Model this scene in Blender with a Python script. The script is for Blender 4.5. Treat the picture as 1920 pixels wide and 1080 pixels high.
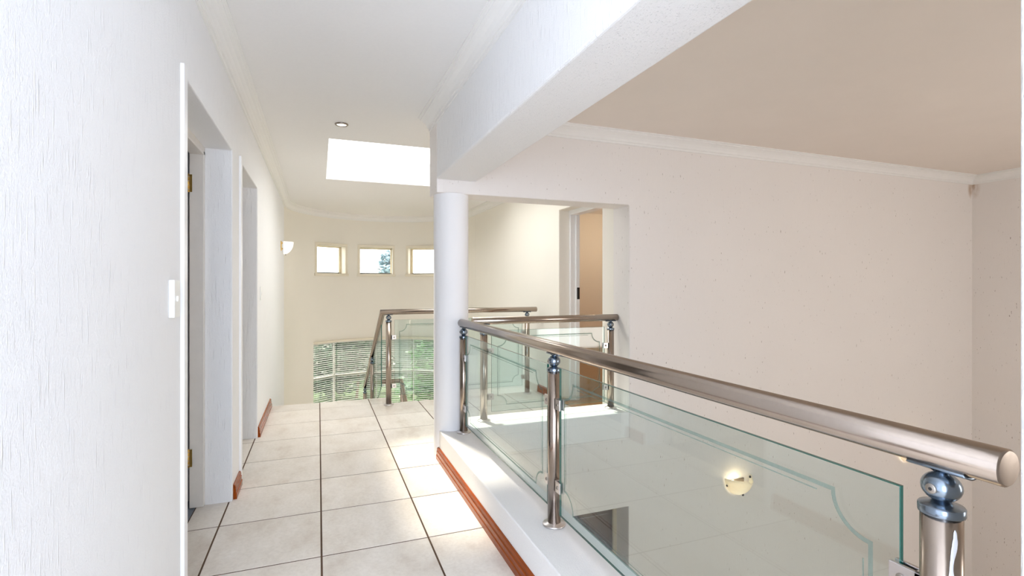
import bpy, bmesh, math, random
from mathutils import Vector, Matrix
random.seed(7)
S = bpy.context.scene
C = S.collection
for o in list(bpy.data.objects):
    bpy.data.objects.remove(o)
PI = math.pi
R = math.radians

# ---------------------------------------------------------------- camera
cam = bpy.data.cameras.new('camera')
cam.sensor_width = 36.0
cam.lens = 950.0 / 1920.0 * 36.0
cam.shift_y = -6.0 / 1920.0
cam.clip_start = 0.02
cam.clip_end = 300
cam_o = bpy.data.objects.new('camera', cam)
C.objects.link(cam_o)
cam_o.location = (0, 0, 1.28)
cam_o.rotation_euler = (R(90), 0, R(-20.91))
S.camera = cam_o

# ---------------------------------------------------------------- sky, sun, window light, exposure
world = bpy.data.worlds.new('sky')
S.world = world
world.use_nodes = True
wn = world.node_tree.nodes
bg = wn['Background']
bg.inputs['Color'].default_value = (1.0, 0.985, 0.96, 1)
bg.inputs['Strength'].default_value = 2.8

def light(name, kind, loc, energy, color=(1, 1, 1), rot=None, aim=None, **kw):
    l = bpy.data.lights.new(name, kind)
    l.energy = energy
    l.color = color
    for k, v in kw.items():
        setattr(l, k, v)
    o = bpy.data.objects.new(name, l)
    C.objects.link(o)
    o.location = loc
    if aim is not None:
        o.rotation_euler = Vector(aim).to_track_quat('-Z', 'Y').to_euler()
    return o

light('sun', 'SUN', (2, 20, 20), 4.8, (1.0, 0.90, 0.74), aim=(0.20, -1.0, -1.18), angle=R(7))
# unseen area lamp standing in for window daylight, inside the opaque pane
light('corridor_window_light', 'AREA', (-0.60, -1.42, 1.30), 66, (0.73, 0.83, 1.0), aim=(0, 1, 0),
      shape='RECTANGLE', size=2.4, size_y=2.1)
# daylight entering by the tall window of the double-height room
light('hall_window_light', 'AREA', (4.8, -1.42, 0.95), 15, (1.0, 0.96, 0.92), aim=(0, 1, 0),
      shape='RECTANGLE', size=1.6, size_y=1.9)

S.view_settings.view_transform = 'Standard'
S.view_settings.look = 'None'
S.view_settings.gamma = 1.0
S.view_settings.use_curve_mapping = False
S.view_settings.exposure = 0.96
S.cycles.transparent_max_bounces = 32
S.cycles.max_bounces = 12
S.cycles.diffuse_bounces = 8
S.cycles.glossy_bounces = 5
S.cycles.sample_clamp_indirect = 6.0
S.cycles.caustics_reflective = False
S.cycles.caustics_refractive = False

# ---------------------------------------------------------------- materials
def mat(name):
    m = bpy.data.materials.new(name)
    m.use_nodes = True
    nt = m.node_tree
    return m, nt, nt.nodes['Principled BSDF'], nt.nodes, nt.links

def simple(name, color, rough=0.5, metal=0.0, noise=0.0, nscale=20.0, bump=0.0, spec=0.5, stretch=(1, 1, 1)):
    m, nt, b, N, L = mat(name)
    b.inputs['Roughness'].default_value = rough
    b.inputs['Metallic'].default_value = metal
    b.inputs['Specular IOR Level'].default_value = spec
    tc = N.new('ShaderNodeTexCoord')
    mp = N.new('ShaderNodeMapping')
    mp.inputs['Scale'].default_value = stretch
    L.new(tc.outputs['Object'], mp.inputs['Vector'])
    no = N.new('ShaderNodeTexNoise')
    no.inputs['Scale'].default_value = nscale
    no.inputs['Detail'].default_value = 5
    L.new(mp.outputs['Vector'], no.inputs['Vector'])
    mx = N.new('ShaderNodeMix')
    mx.data_type = 'RGBA'
    mx.inputs[6].default_value = tuple(c * (1 - noise) for c in color) + (1,)
    mx.inputs[7].default_value = tuple(min(1, c * (1 + noise)) for c in color) + (1,)
    L.new(no.outputs['Fac'], mx.inputs[0])
    L.new(mx.outputs[2], b.inputs['Base Color'])
    if bump:
        bp = N.new('ShaderNodeBump')
        bp.inputs['Strength'].default_value = bump
        bp.inputs['Distance'].default_value = 0.004
        L.new(no.outputs['Fac'], bp.inputs['Height'])
        L.new(bp.outputs['Normal'], b.inputs['Normal'])
    return m

def plaster(name, color, grain=0.35, dash=0.5, specks=0.0, stain=None):
    """rough-trowelled wall paint: fine grain, vertical dashes and small pits"""
    m, nt, b, N, L = mat(name)
    b.inputs['Roughness'].default_value = 0.62
    b.inputs['Specular IOR Level'].default_value = 0.25
    tc = N.new('ShaderNodeTexCoord')
    def noise(scale, stretch, detail=3, rough=0.5):
        mp = N.new('ShaderNodeMapping')
        mp.inputs['Scale'].default_value = stretch
        L.new(tc.outputs['Object'], mp.inputs['Vector'])
        n = N.new('ShaderNodeTexNoise')
        n.inputs['Scale'].default_value = scale
        n.inputs['Detail'].default_value = detail
        n.inputs['Roughness'].default_value = rough
        L.new(mp.outputs['Vector'], n.inputs['Vector'])
        return n.outputs['Fac']
    def ramp(fac, a, c):
        r = N.new('ShaderNodeMapRange')
        r.inputs['From Min'].default_value = a
        r.inputs['From Max'].default_value = c
        L.new(fac, r.inputs['Value'])
        return r.outputs['Result']
    def math_(op, a, c):
        n = N.new('ShaderNodeMath')
        n.operation = op
        for i, v in enumerate((a, c)):
            if isinstance(v, (int, float)):
                n.inputs[i].default_value = v
            else:
                L.new(v, n.inputs[i])
        return n.outputs[0]
    g = noise(210, (1, 1, 0.8), 4, 0.6)
    lumps = noise(38, (1, 1, 0.55), 3)
    d = ramp(noise(160, (1, 1, 0.06), 2), 0.61, 0.72)
    h = math_('ADD', math_('MULTIPLY', g, grain), math_('MULTIPLY', lumps, 0.5 * grain))
    h = math_('ADD', h, math_('MULTIPLY', d, dash))
    bp = N.new('ShaderNodeBump')
    bp.inputs['Strength'].default_value = 0.6
    bp.inputs['Distance'].default_value = 0.005
    L.new(h, bp.inputs['Height'])
    L.new(bp.outputs['Normal'], b.inputs['Normal'])
    tone = noise(1.3, (1, 1, 1), 3)
    mx = N.new('ShaderNodeMix')
    mx.data_type = 'RGBA'
    mx.inputs[6].default_value = tuple(c * 0.975 for c in color) + (1,)
    mx.inputs[7].default_value = tuple(min(1, c * 1.02) for c in color) + (1,)
    L.new(tone, mx.inputs[0])
    out = mx.outputs[2]
    if specks:
        a = ramp(noise(95, (1, 1, 0.22), 2), 0.70, 0.735)
        w = ramp(noise(2.2, (1, 1, 1), 2), 0.36, 0.58)
        f = math_('MULTIPLY', math_('MULTIPLY', a, w), specks)
        m2 = N.new('ShaderNodeMix')
        m2.data_type = 'RGBA'
        L.new(f, m2.inputs[0])
        L.new(out, m2.inputs[6])
        m2.inputs[7].default_value = (0.20, 0.14, 0.10, 1)
        out = m2.outputs[2]
    if stain:
        vm = N.new('ShaderNodeVectorMath')
        vm.operation = 'DISTANCE'
        mp = N.new('ShaderNodeMapping')
        mp.inputs['Scale'].default_value = (1, 1, 0.55)
        L.new(tc.outputs['Object'], mp.inputs['Vector'])
        L.new(mp.outputs['Vector'], vm.inputs[0])
        vm.inputs[1].default_value = (stain[0], stain[1], stain[2] * 0.55)
        f = math_('MULTIPLY', ramp(vm.outputs['Value'], 0.07, 0.01), ramp(noise(14, (1, 1, 0.4), 3), 0.35, 0.6))
        m3 = N.new('ShaderNodeMix')
        m3.data_type = 'RGBA'
        L.new(f, m3.inputs[0])
        L.new(out, m3.inputs[6])
        m3.inputs[7].default_value = (0.33, 0.16, 0.035, 1)
        out = m3.outputs[2]
    L.new(out, b.inputs['Base Color'])
    return m

def tile_material():
    m, nt, b, N, L = mat('cream_floor_tile')
    b.inputs['Roughness'].default_value = 0.34
    b.inputs['Specular IOR Level'].default_value = 0.45
    tc = N.new('ShaderNodeTexCoord')
    oi = N.new('ShaderNodeObjectInfo')
    vm = N.new('ShaderNodeVectorMath')
    vm.operation = 'MULTIPLY_ADD'
    cx = N.new('ShaderNodeCombineXYZ')
    for i in range(3):
        L.new(oi.outputs['Random'], cx.inputs[i])
    L.new(cx.outputs[0], vm.inputs[0])
    vm.inputs[1].default_value = (37, 53, 11)
    L.new(tc.outputs['Object'], vm.inputs[2])
    def noise(s, d, st=(1, 1, 1)):
        mp = N.new('ShaderNodeMapping')
        mp.inputs['Scale'].default_value = st
        L.new(vm.outputs[0], mp.inputs['Vector'])
        n = N.new('ShaderNodeTexNoise')
        n.inputs['Scale'].default_value = s
        n.inputs['Detail'].default_value = d
        n.inputs['Roughness'].default_value = 0.62
        L.new(mp.outputs['Vector'], n.inputs['Vector'])
        return n.outputs['Fac']
    r = N.new('ShaderNodeValToRGB')
    e = r.color_ramp.elements
    e[0].position = 0.30
    e[0].color = (0.68, 0.60, 0.52, 1)
    e[1].position = 0.62
    e[1].color = (0.85, 0.795, 0.73, 1)
    x = e.new(0.46)
    x.color = (0.79, 0.73, 0.655, 1)
    L.new(noise(5.0, 8, (1.0, 0.55, 1)), r.inputs['Fac'])
    fine = N.new('ShaderNodeMix')
    fine.data_type = 'RGBA'
    fine.blend_type = 'MULTIPLY'
    fine.inputs[0].default_value = 0.35
    r2 = N.new('ShaderNodeValToRGB')
    r2.color_ramp.elements[0].position = 0.35
    r2.color_ramp.elements[0].color = (0.78, 0.76, 0.74, 1)
    r2.color_ramp.elements[1].position = 0.6
    r2.color_ramp.elements[1].color = (1, 1, 1, 1)
    L.new(noise(60, 4), r2.inputs['Fac'])
    L.new(r.outputs['Color'], fine.inputs[6])
    L.new(r2.outputs['Color'], fine.inputs[7])
    hs = N.new('ShaderNodeHueSaturation')
    mr = N.new('ShaderNodeMapRange')
    mr.inputs['To Min'].default_value = 0.93
    mr.inputs['To Max'].default_value = 1.05
    L.new(oi.outputs['Random'], mr.inputs['Value'])
    L.new(mr.outputs['Result'], hs.inputs['Value'])
    L.new(fine.outputs[2], hs.inputs['Color'])
    L.new(hs.outputs['Color'], b.inputs['Base Color'])
    bp = N.new('ShaderNodeBump')
    bp.inputs['Strength'].default_value = 0.12
    bp.inputs['Distance'].default_value = 0.003
    L.new(noise(30, 5), bp.inputs['Height'])
    L.new(bp.outputs['Normal'], b.inputs['Normal'])
    return m

def glass_material(name, tint, ior=1.52):
    """clear pane: straight-through transmission plus mirror reflection by angle, the same on both faces"""
    m, nt, b, N, L = mat(name)
    N.remove(b)
    out = N['Material Output']
    tr = N.new('ShaderNodeBsdfTransparent')
    tr.inputs['Color'].default_value = tint + (1,)
    gl = N.new('ShaderNodeBsdfGlossy')
    gl.inputs['Roughness'].default_value = 0.0
    ge = N.new('ShaderNodeNewGeometry')
    mr = N.new('ShaderNodeMapRange')
    mr.inputs['To Min'].default_value = ior
    mr.inputs['To Max'].default_value = 1.0 / ior
    L.new(ge.outputs['Backfacing'], mr.inputs['Value'])
    fr = N.new('ShaderNodeFresnel')
    L.new(mr.outputs['Result'], fr.inputs['IOR'])
    mx = N.new('ShaderNodeMixShader')
    L.new(fr.outputs[0], mx.inputs[0])
    L.new(tr.outputs[0], mx.inputs[1])
    L.new(gl.outputs[0], mx.inputs[2])
    L.new(mx.outputs[0], out.inputs['Surface'])
    return m

def etched_material():
    m, nt, b, N, L = mat('etched_glass')
    out = N['Material Output']
    b.inputs['Base Color'].default_value = (0.24, 0.30, 0.28, 1)
    b.inputs['Roughness'].default_value = 0.8
    tr = N.new('ShaderNodeBsdfTransparent')
    tr.inputs['Color'].default_value = (0.58, 0.69, 0.65, 1)
    mx = N.new('ShaderNodeMixShader')
    mx.inputs[0].default_value = 0.28
    L.new(tr.outputs[0], mx.inputs[1])
    L.new(b.outputs[0], mx.inputs[2])
    L.new(mx.outputs[0], out.inputs['Surface'])
    return m

def emitter(name, color, strength, base=(0.9, 0.9, 0.88)):
    m, nt, b, N, L = mat(name)
    b.inputs['Base Color'].default_value = base + (1,)
    b.inputs['Roughness'].default_value = 0.3
    b.inputs['Emission Color'].default_value = color + (1,)
    b.inputs['Emission Strength'].default_value = strength
    return m

def frosted(name, color):
    m, nt, b, N, L = mat(name)
    out = N['Material Output']
    b.inputs['Base Color'].default_value = color + (1,)
    b.inputs['Roughness'].default_value = 0.25
    tl_ = N.new('ShaderNodeBsdfTranslucent')
    tl_.inputs['Color'].default_value = color + (1,)
    mx = N.new('ShaderNodeMixShader')
    mx.inputs[0].default_value = 0.5
    L.new(b.outputs[0], mx.inputs[1])
    L.new(tl_.outputs[0], mx.inputs[2])
    L.new(mx.outputs[0], out.inputs['Surface'])
    return m

def leaf_material(name, c1, c2):
    m, nt, b, N, L = mat(name)
    tc = N.new('ShaderNodeTexCoord')
    no = N.new('ShaderNodeTexNoise')
    no.inputs['Scale'].default_value = 2.5
    L.new(tc.outputs['Object'], no.inputs['Vector'])
    mx = N.new('ShaderNodeMix')
    mx.data_type = 'RGBA'
    mx.inputs[6].default_value = c1 + (1,)
    mx.inputs[7].default_value = c2 + (1,)
    L.new(no.outputs['Fac'], mx.inputs[0])
    L.new(mx.outputs[2], b.inputs['Base Color'])
    b.inputs['Roughness'].default_value = 0.5
    b.inputs['Transmission Weight'].default_value = 0.0
    return m

M = dict(
    wall=plaster('white_wall_plaster', (0.84, 0.84, 0.845), grain=0.6, dash=1.0),
    hall=plaster('hall_warm_light_plaster', (0.80, 0.762, 0.735), grain=0.30, dash=0.25, specks=0.9, stain=(7.13, 3.60, 2.40)),  # warm hall light tinted into the wall colour; specks and stain are marks
    stairwell=plaster('stairwell_warm_light_plaster', (0.82, 0.785, 0.715), grain=0.25, dash=0.15),  # warm stairwell light tinted into the white wall colour
    ceil=simple('ceiling_paint', (0.82, 0.81, 0.80), 0.8, noise=0.02, nscale=60, bump=0.10, spec=0.2),
    ceil_hall=simple('hall_ceiling_beige_paint', (0.80, 0.73, 0.67), 0.8, noise=0.03, nscale=3, bump=0.10, spec=0.2),
    column=plaster('column_plaster', (0.82, 0.815, 0.825), grain=0.16, dash=0.06),
    cornice=simple('cornice_paint', (0.82, 0.81, 0.79), 0.6, noise=0.02, nscale=30, bump=0.06, spec=0.3),
    trim=simple('white_gloss_paint', (0.86, 0.86, 0.86), 0.35, noise=0.02, nscale=12, bump=0.03),
    frame=simple('door_frame_paint', (0.72, 0.68, 0.63), 0.4, noise=0.05, nscale=18, bump=0.05),
    leaf_door=simple('door_leaf_paint', (0.74, 0.69, 0.62), 0.45, noise=0.04, nscale=8),
    kerb=plaster('kerb_plaster', (0.86, 0.85, 0.84), grain=0.8, dash=0.4),
    tile=tile_material(),
    grout=simple('dark_brown_grout', (0.10, 0.055, 0.03), 0.9, noise=0.3, nscale=40),
    carpet=simple('grey_carpet', (0.22, 0.25, 0.29), 0.95, noise=0.15, nscale=200, bump=0.3),
    skirting=simple('varnished_red_brown_wood', (0.25, 0.048, 0.004), 0.25, noise=0.45, nscale=14, spec=0.15, stretch=(6, 0.6, 6)),
    darkwood=simple('dark_brown_wood', (0.05, 0.018, 0.010), 0.35, noise=0.5, nscale=9, stretch=(5, 5, 0.5)),
    woodfloor=simple('orange_wood_floor', (0.46, 0.22, 0.06), 0.35, noise=0.35, nscale=7, stretch=(0.5, 6, 1)),
    steel=simple('brushed_stainless_steel', (0.39, 0.325, 0.275), 0.20, metal=1.0, noise=0.06, nscale=90, bump=0.02),
    fitting=simple('blue_grey_cast_fitting', (0.23, 0.28, 0.34), 0.22, metal=1.0, noise=0.12, nscale=40),
    clamp=simple('satin_clamp_metal', (0.66, 0.63, 0.62), 0.3, metal=1.0, noise=0.04, nscale=60),
    screw=simple('screw_metal', (0.42, 0.38, 0.34), 0.35, metal=1.0),
    hole=simple('screw_socket_black', (0.015, 0.015, 0.018), 0.6),
    brass=simple('worn_brass', (0.62, 0.40, 0.12), 0.3, metal=1.0, noise=0.3, nscale=60),
    black=simple('black_lock_metal', (0.012, 0.012, 0.014), 0.4),
    plastic=simple('white_switch_plastic', (0.85, 0.85, 0.82), 0.3),
    blind=simple('white_blind_slat', (0.62, 0.63, 0.61), 0.4, noise=0.04),
    winframe=simple('cream_window_frame', (0.66, 0.58, 0.42), 0.45, noise=0.1, nscale=20),
    alu=simple('grey_window_metal', (0.26, 0.25, 0.21), 0.5, noise=0.08, nscale=20),
    darkseal=simple('dark_window_seal', (0.05, 0.045, 0.04), 0.6),
    glass=glass_material('balustrade_glass', (0.905, 0.962, 0.962)),
    pane=glass_material('window_glass', (0.98, 0.99, 0.99)),
    edge=simple('green_glass_edge', (0.01, 0.10, 0.075), 0.15),
    etched=etched_material(),
    chrome=simple('downlight_rim', (0.35, 0.30, 0.26), 0.25, metal=1.0),
    bulb=emitter('lit_bulb', (1.0, 0.97, 0.92), 6.0),
    shade_lit=frosted('frosted_lamp_glass', (0.90, 0.86, 0.78)),
    shade_faint_glow=emitter('frosted_shade', (1.0, 0.97, 0.92), 0.25, (0.92, 0.92, 0.92)),  # lamp glass given a faint glow of its own
    lawn=simple('lawn', (0.035, 0.085, 0.015), 0.9, noise=0.5, nscale=6),
    paving=simple('garden_paving', (0.20, 0.19, 0.16), 0.8, noise=0.15, nscale=4),
    green1=leaf_material('leaf_green', (0.012, 0.08, 0.006), (0.05, 0.17, 0.012)),
    green2=leaf_material('leaf_deep_green', (0.006, 0.035, 0.014), (0.02, 0.08, 0.025)),
    green3=leaf_material('leaf_glare_washed', (0.22, 0.32, 0.36), (0.36, 0.46, 0.52)),  # bright sky glare put into the leaf colour
    bark=simple('bark', (0.16, 0.11, 0.07), 0.9, noise=0.3, nscale=15, bump=0.4),
    paint=simple('white_paint_smear', (0.68, 0.69, 0.72), 0.5),
    screen=simple('neighbour_wall', (0.14, 0.15, 0.12), 0.8, noise=0.1, nscale=3),
    rail_shade=simple('cream_ledge_paint', (0.78, 0.72, 0.60), 0.5, noise=0.04, nscale=9),
    outer=simple('outer_plaster', (0.75, 0.72, 0.66), 0.8, noise=0.05),
)

# ---------------------------------------------------------------- mesh helpers
class MB:
    def __init__(s):
        s.v, s.f, s.mi, s.sm = [], [], [], []
    def add(s, vs, fs, mi=0, smooth=False):
        o = len(s.v)
        s.v += [tuple(v) for v in vs]
        for f in fs:
            s.f.append([o + i for i in f])
            s.mi.append(mi)
            s.sm.append(smooth)
        return s
    def box(s, a, b, mi=0):
        x0, y0, z0 = (min(a[i], b[i]) for i in range(3))
        x1, y1, z1 = (max(a[i], b[i]) for i in range(3))
        return s.add([(x0, y0, z0), (x1, y0, z0), (x1, y1, z0), (x0, y1, z0), (x0, y0, z1), (x1, y0, z1), (x1, y1, z1), (x0, y1, z1)],
                     [(3, 2, 1, 0), (4, 5, 6, 7), (0, 1, 5, 4), (1, 2, 6, 5), (2, 3, 7, 6), (3, 0, 4, 7)], mi)
    def lathe(s, prof, n=24, axis='Z', c=(0, 0, 0), mi=0, smooth=True):
        """prof: list of (r, h); closed ends when r == 0"""
        vs, fs, rings = [], [], []
        for r, h in prof:
            if r < 1e-7:
                rings.append([len(vs)])
                vs.append((0, 0, h))
            else:
                rings.append(list(range(len(vs), len(vs) + n)))
                vs += [(r * math.cos(2 * PI * i / n), r * math.sin(2 * PI * i / n), h) for i in range(n)]
        for A, B in zip(rings, rings[1:]):
            for i in range(n):
                j = (i + 1) % n
                if len(A) == 1 and len(B) == 1:
                    continue
                if len(A) == 1:
                    fs.append((A[0], B[j], B[i]))
                elif len(B) == 1:
                    fs.append((A[i], A[j], B[0]))
                else:
                    fs.append((A[i], A[j], B[j], B[i]))
        if axis == 'X':
            vs = [(h, x, y) for x, y, h in vs]
        elif axis == 'Y':
            vs = [(y, h, x) for x, y, h in vs]
        vs = [(x + c[0], y + c[1], z + c[2]) for x, y, z in vs]
        return s.add(vs, fs, mi, smooth)
    def tube(s, path, r, n=20, mi=0, caps=True, bevel=0.003):
        """round tube along a polyline with mitred corners and eased ends"""
        P = [Vector(p) for p in path]
        vs, fs, rings = [], [], []
        up = Vector((0, 0, 1))
        def frame(d):
            a = d.cross(up)
            if a.length < 1e-4:
                a = d.cross(Vector((1, 0, 0)))
            a.normalize()
            return a, a.cross(d).normalized()
        for i, p in enumerate(P):
            d0 = (P[i] - P[i - 1]).normalized() if i else (P[1] - P[0]).normalized()
            d1 = (P[i + 1] - P[i]).normalized() if i < len(P) - 1 else d0
            nrm = (d0 + d1).normalized()
            a, b = frame(d0)
            def ring(rad, shift):
                ids = []
                for k in range(n):
                    t = 2 * PI * k / n
                    q = p + a * (rad * math.cos(t)) + b * (rad * math.sin(t))
                    lam = (p - q).dot(nrm) / d0.dot(nrm)
                    q = q + d0 * lam + d0 * shift
                    ids.append(len(vs))
                    vs.append(q)
                return ids
            if i == 0 and caps:
                rings.append(ring(r - bevel, 0))
                rings.append(ring(r, bevel))
            elif i == len(P) - 1 and caps:
                rings.append(ring(r, -bevel))
                rings.append(ring(r - bevel, 0))
            else:
                rings.append(ring(r, 0))
        s.add(vs, [(A[i], A[(i + 1) % n], B[(i + 1) % n], B[i]) for A, B in zip(rings, rings[1:]) for i in range(n)], mi, True)
        if caps:
            o = len(s.v) - len(vs)
            s.f.append([o + k for k in reversed(rings[0])]); s.mi.append(mi); s.sm.append(False)
            s.f.append([o + k for k in rings[-1]]); s.mi.append(mi); s.sm.append(False)
        return s
    def sweep(s, prof, path, closed=False, mi=0, smooth=False):
        """prof: (out, up) points; path: list of (x, y, z) with the room side to the left of travel"""
        P = [Vector(p) for p in path]
        rings = []
        vs = []
        for i, p in enumerate(P):
            d0 = (P[i] - P[i - 1]).normalized() if i else (P[1] - P[0]).normalized()
            d1 = (P[i + 1] - P[i]).normalized() if i < len(P) - 1 else d0
            n0 = Vector((-d0.y, d0.x, 0))
            n1 = Vector((-d1.y, d1.x, 0))
            m = (n0 + n1).normalized()
            k = 1.0 / max(0.3, m.dot(n0))
            ring = []
            for o, u in prof:
                ring.append(len(vs))
                vs.append(p + m * (o * k) + Vector((0, 0, u)))
            rings.append(ring)
        n = len(prof)
        fs = [(A[i], B[i], B[(i + 1) % n], A[(i + 1) % n]) for A, B in zip(rings, rings[1:]) for i in range(n)]
        fs += [list(rings[0]), list(reversed(rings[-1]))]
        return s.add(vs, fs, mi, smooth)
    def mesh(s, name, mats):
        me = bpy.data.meshes.new(name)
        me.from_pydata(s.v, [], s.f)
        for m in (mats if isinstance(mats, (list, tuple)) else [mats]):
            me.materials.append(M[m] if isinstance(m, str) else m)
        for p, i, sm in zip(me.polygons, s.mi, s.sm):
            p.material_index = i
            p.use_smooth = sm
        bm = bmesh.new()
        bm.from_mesh(me)
        bmesh.ops.recalc_face_normals(bm, faces=bm.faces)
        bm.to_mesh(me)
        bm.free()
        return me

def world_of(o):
    m = o.matrix_basis.copy()
    return m if o.parent is None else world_of(o.parent) @ o.matrix_parent_inverse @ m

def put(name, me, parent=None, loc=None, rotz=0.0, rot=None):
    """link a mesh; loc is in world space whether or not it has a parent"""
    if isinstance(me, MB):
        raise TypeError
    o = bpy.data.objects.new(name, me)
    C.objects.link(o)
    if loc is not None:
        o.location = loc
    if rot is not None:
        o.rotation_euler = rot
    elif rotz:
        o.rotation_euler = (0, 0, rotz)
    if parent is not None:
        o.parent = parent
        o.matrix_parent_inverse = world_of(parent).inverted()
    return o

def build(mb, name, mats, parent=None, loc=None, rotz=0.0, bevel=0.0, seg=2):
    o = put(name, mb.mesh(name, mats), parent, loc, rotz)
    if bevel:
        b = o.modifiers.new('bevel', 'BEVEL')
        b.width = bevel
        b.segments = seg
        b.limit_method = 'ANGLE'
        b.angle_limit = R(35)
    return o

def tag(o, label, cat, group=None, kind=None):
    o['label'] = label
    o['category'] = cat
    if group:
        o['group'] = group
    if kind:
        o['kind'] = kind
    return o

def empty(name, loc, label, cat, group=None, kind=None):
    o = bpy.data.objects.new(name, None)
    C.objects.link(o)
    o.empty_display_size = 0.1
    o.location = loc
    return tag(o, label, cat, group, kind)

def poly_prism(outer, holes, axis, t0, t1):
    """extrude a 2-D outline with holes; axis 'Y': points are (x, z); 'X': (y, z); 'Z': (x, y)"""
    bm = bmesh.new()
    def P(p, t):
        return {'Y': (p[0], t, p[1]), 'X': (t, p[0], p[1]), 'Z': (p[0], p[1], t)}[axis]
    edges = []
    for loop in [outer] + list(holes):
        vs = [bm.verts.new(P(p, t0)) for p in loop]
        edges += [bm.edges.new((vs[i], vs[(i + 1) % len(vs)])) for i in range(len(vs))]
    r = bmesh.ops.triangle_fill(bm, use_beauty=True, use_dissolve=False, edges=edges)
    faces = [g for g in r['geom'] if isinstance(g, bmesh.types.BMFace)]
    e = bmesh.ops.extrude_face_region(bm, geom=faces)
    d = Vector(P((0, 0), t1)) - Vector(P((0, 0), t0))
    bmesh.ops.translate(bm, vec=d, verts=[g for g in e['geom'] if isinstance(g, bmesh.types.BMVert)])
    bmesh.ops.recalc_face_normals(bm, faces=bm.faces)
    me = bpy.data.meshes.new('prism')
    bm.to_mesh(me)
    bm.free()
    return me

def prism(name, outer, holes, axis, t0, t1, m, label, cat, parent=None, bevel=0.006, seg=2, kind='structure'):
    me = poly_prism(outer, holes, axis, t0, t1)
    me.name = name
    me.materials.append(M[m])
    o = put(name, me, parent)
    if bevel:
        b = o.modifiers.new('bevel', 'BEVEL')
        b.width = bevel
        b.segments = seg
        b.limit_method = 'ANGLE'
        b.angle_limit = R(35)
    if label:
        tag(o, label, cat, kind=kind)
    return o

def rect(a0, b0, a1, b1):
    return [(a0, b0), (a1, b0), (a1, b1), (a0, b1)]

# ---------------------------------------------------------------- main dimensions (metres)
XL = -0.475            # corridor side of the long wall
XK0, XK1 = 0.828, 1.10 # kerb
ZK = 0.212
YF0, YF1 = 3.62, 3.87  # far wall of the double-height hall / lintel over the column
XR = 2.475             # landing wall
XH = 7.15              # hall end wall
ZC = 2.545             # ceiling
ZL = -2.70             # lower floor
YB = -1.50             # wall behind the camera
CX, CY, CR = 1.0, 8.2, 1.475   # round end of the stairwell
YS = 5.89              # top of the stairs
XJ = 2.438             # jamb of the big opening

# ---------------------------------------------------------------- walls
D1 = (2.235, 3.388)
D2 = (3.715, 4.71)
left_outline = [(YB, ZL), (CY, ZL), (CY, ZC), (YB, ZC)]
YW = 0.45
left_outline = [(YW, -0.26), (YW, ZC), (CY, ZC), (CY, ZL), (5.9, ZL), (5.9, -0.26), (D2[1], -0.26), (D2[1], 2.085), (D2[0], 2.085), (D2[0], -0.26),
                (D1[1], -0.26), (D1[1], 2.075), (D1[0], 2.075), (D1[0], -0.26)]
prism('wall_left', left_outline, [], 'X', XL, XL - 0.145, 'wall', 'long white textured wall with two doorways beside the tiled corridor', 'wall')

far_outline = [(0.80, ZC), (0.80, 1.95), (XJ, 1.95), (XJ, 0.0), (XK1, 0.0), (XK1, ZL), (1.30, ZL), (1.30, -0.58), (2.43, -0.58), (2.43, ZL),
               (XH + 0.2, ZL), (XH + 0.2, ZC)]
prism('wall_far', far_outline, [], 'Y', YF0, YF1, 'hall', 'large speckled wall beyond the glass with the wide opening to the landing', 'wall', bevel=0.008)
prism('wall_right', rect(YB, ZL, YF0, ZC), [], 'X', XH, XH + 0.2, 'hall', 'end wall of the double-height hall meeting the speckled wall in a corner', 'wall', bevel=0)
prism('wall_pier', rect(YB, ZL, 0.378, ZC), [], 'X', 0.846, XK1, 'wall', 'white wall end at the very edge of the photo where the handrail stops', 'wall', bevel=0.008)
prism('wall_below', rect(0.385, ZL, YF0, -0.25), [], 'X', 0.90, XK1 - 0.002, 'hall', 'wall of the lower storey under the kerb', 'wall', bevel=0)
prism('wall_behind', rect(-2.6, ZL, XH + 0.2, ZC), [rect(-1.8, 0.25, 0.6, 2.35), rect(4.0, 0.0, 5.6, 1.9)], 'Y', YB - 0.2, YB, 'wall',
      'wall behind the viewpoint with two window openings', 'wall', bevel=0)
DR = (4.12, 5.03)
prism('wall_landing', [(YF1, ZL), (YF1, ZC), (CY, ZC), (CY, ZL), (6.0, ZL), (6.0, -0.26), (DR[1], -0.26), (DR[1], 2.10), (DR[0], 2.10), (DR[0], -0.26), (4.0, -0.26), (4.0, ZL)],
      [], 'X', XR, XR + 0.13, 'stairwell', 'landing wall, warm light painted in, with an open doorway behind the cross balustrade', 'wall', bevel=0.008)

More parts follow.
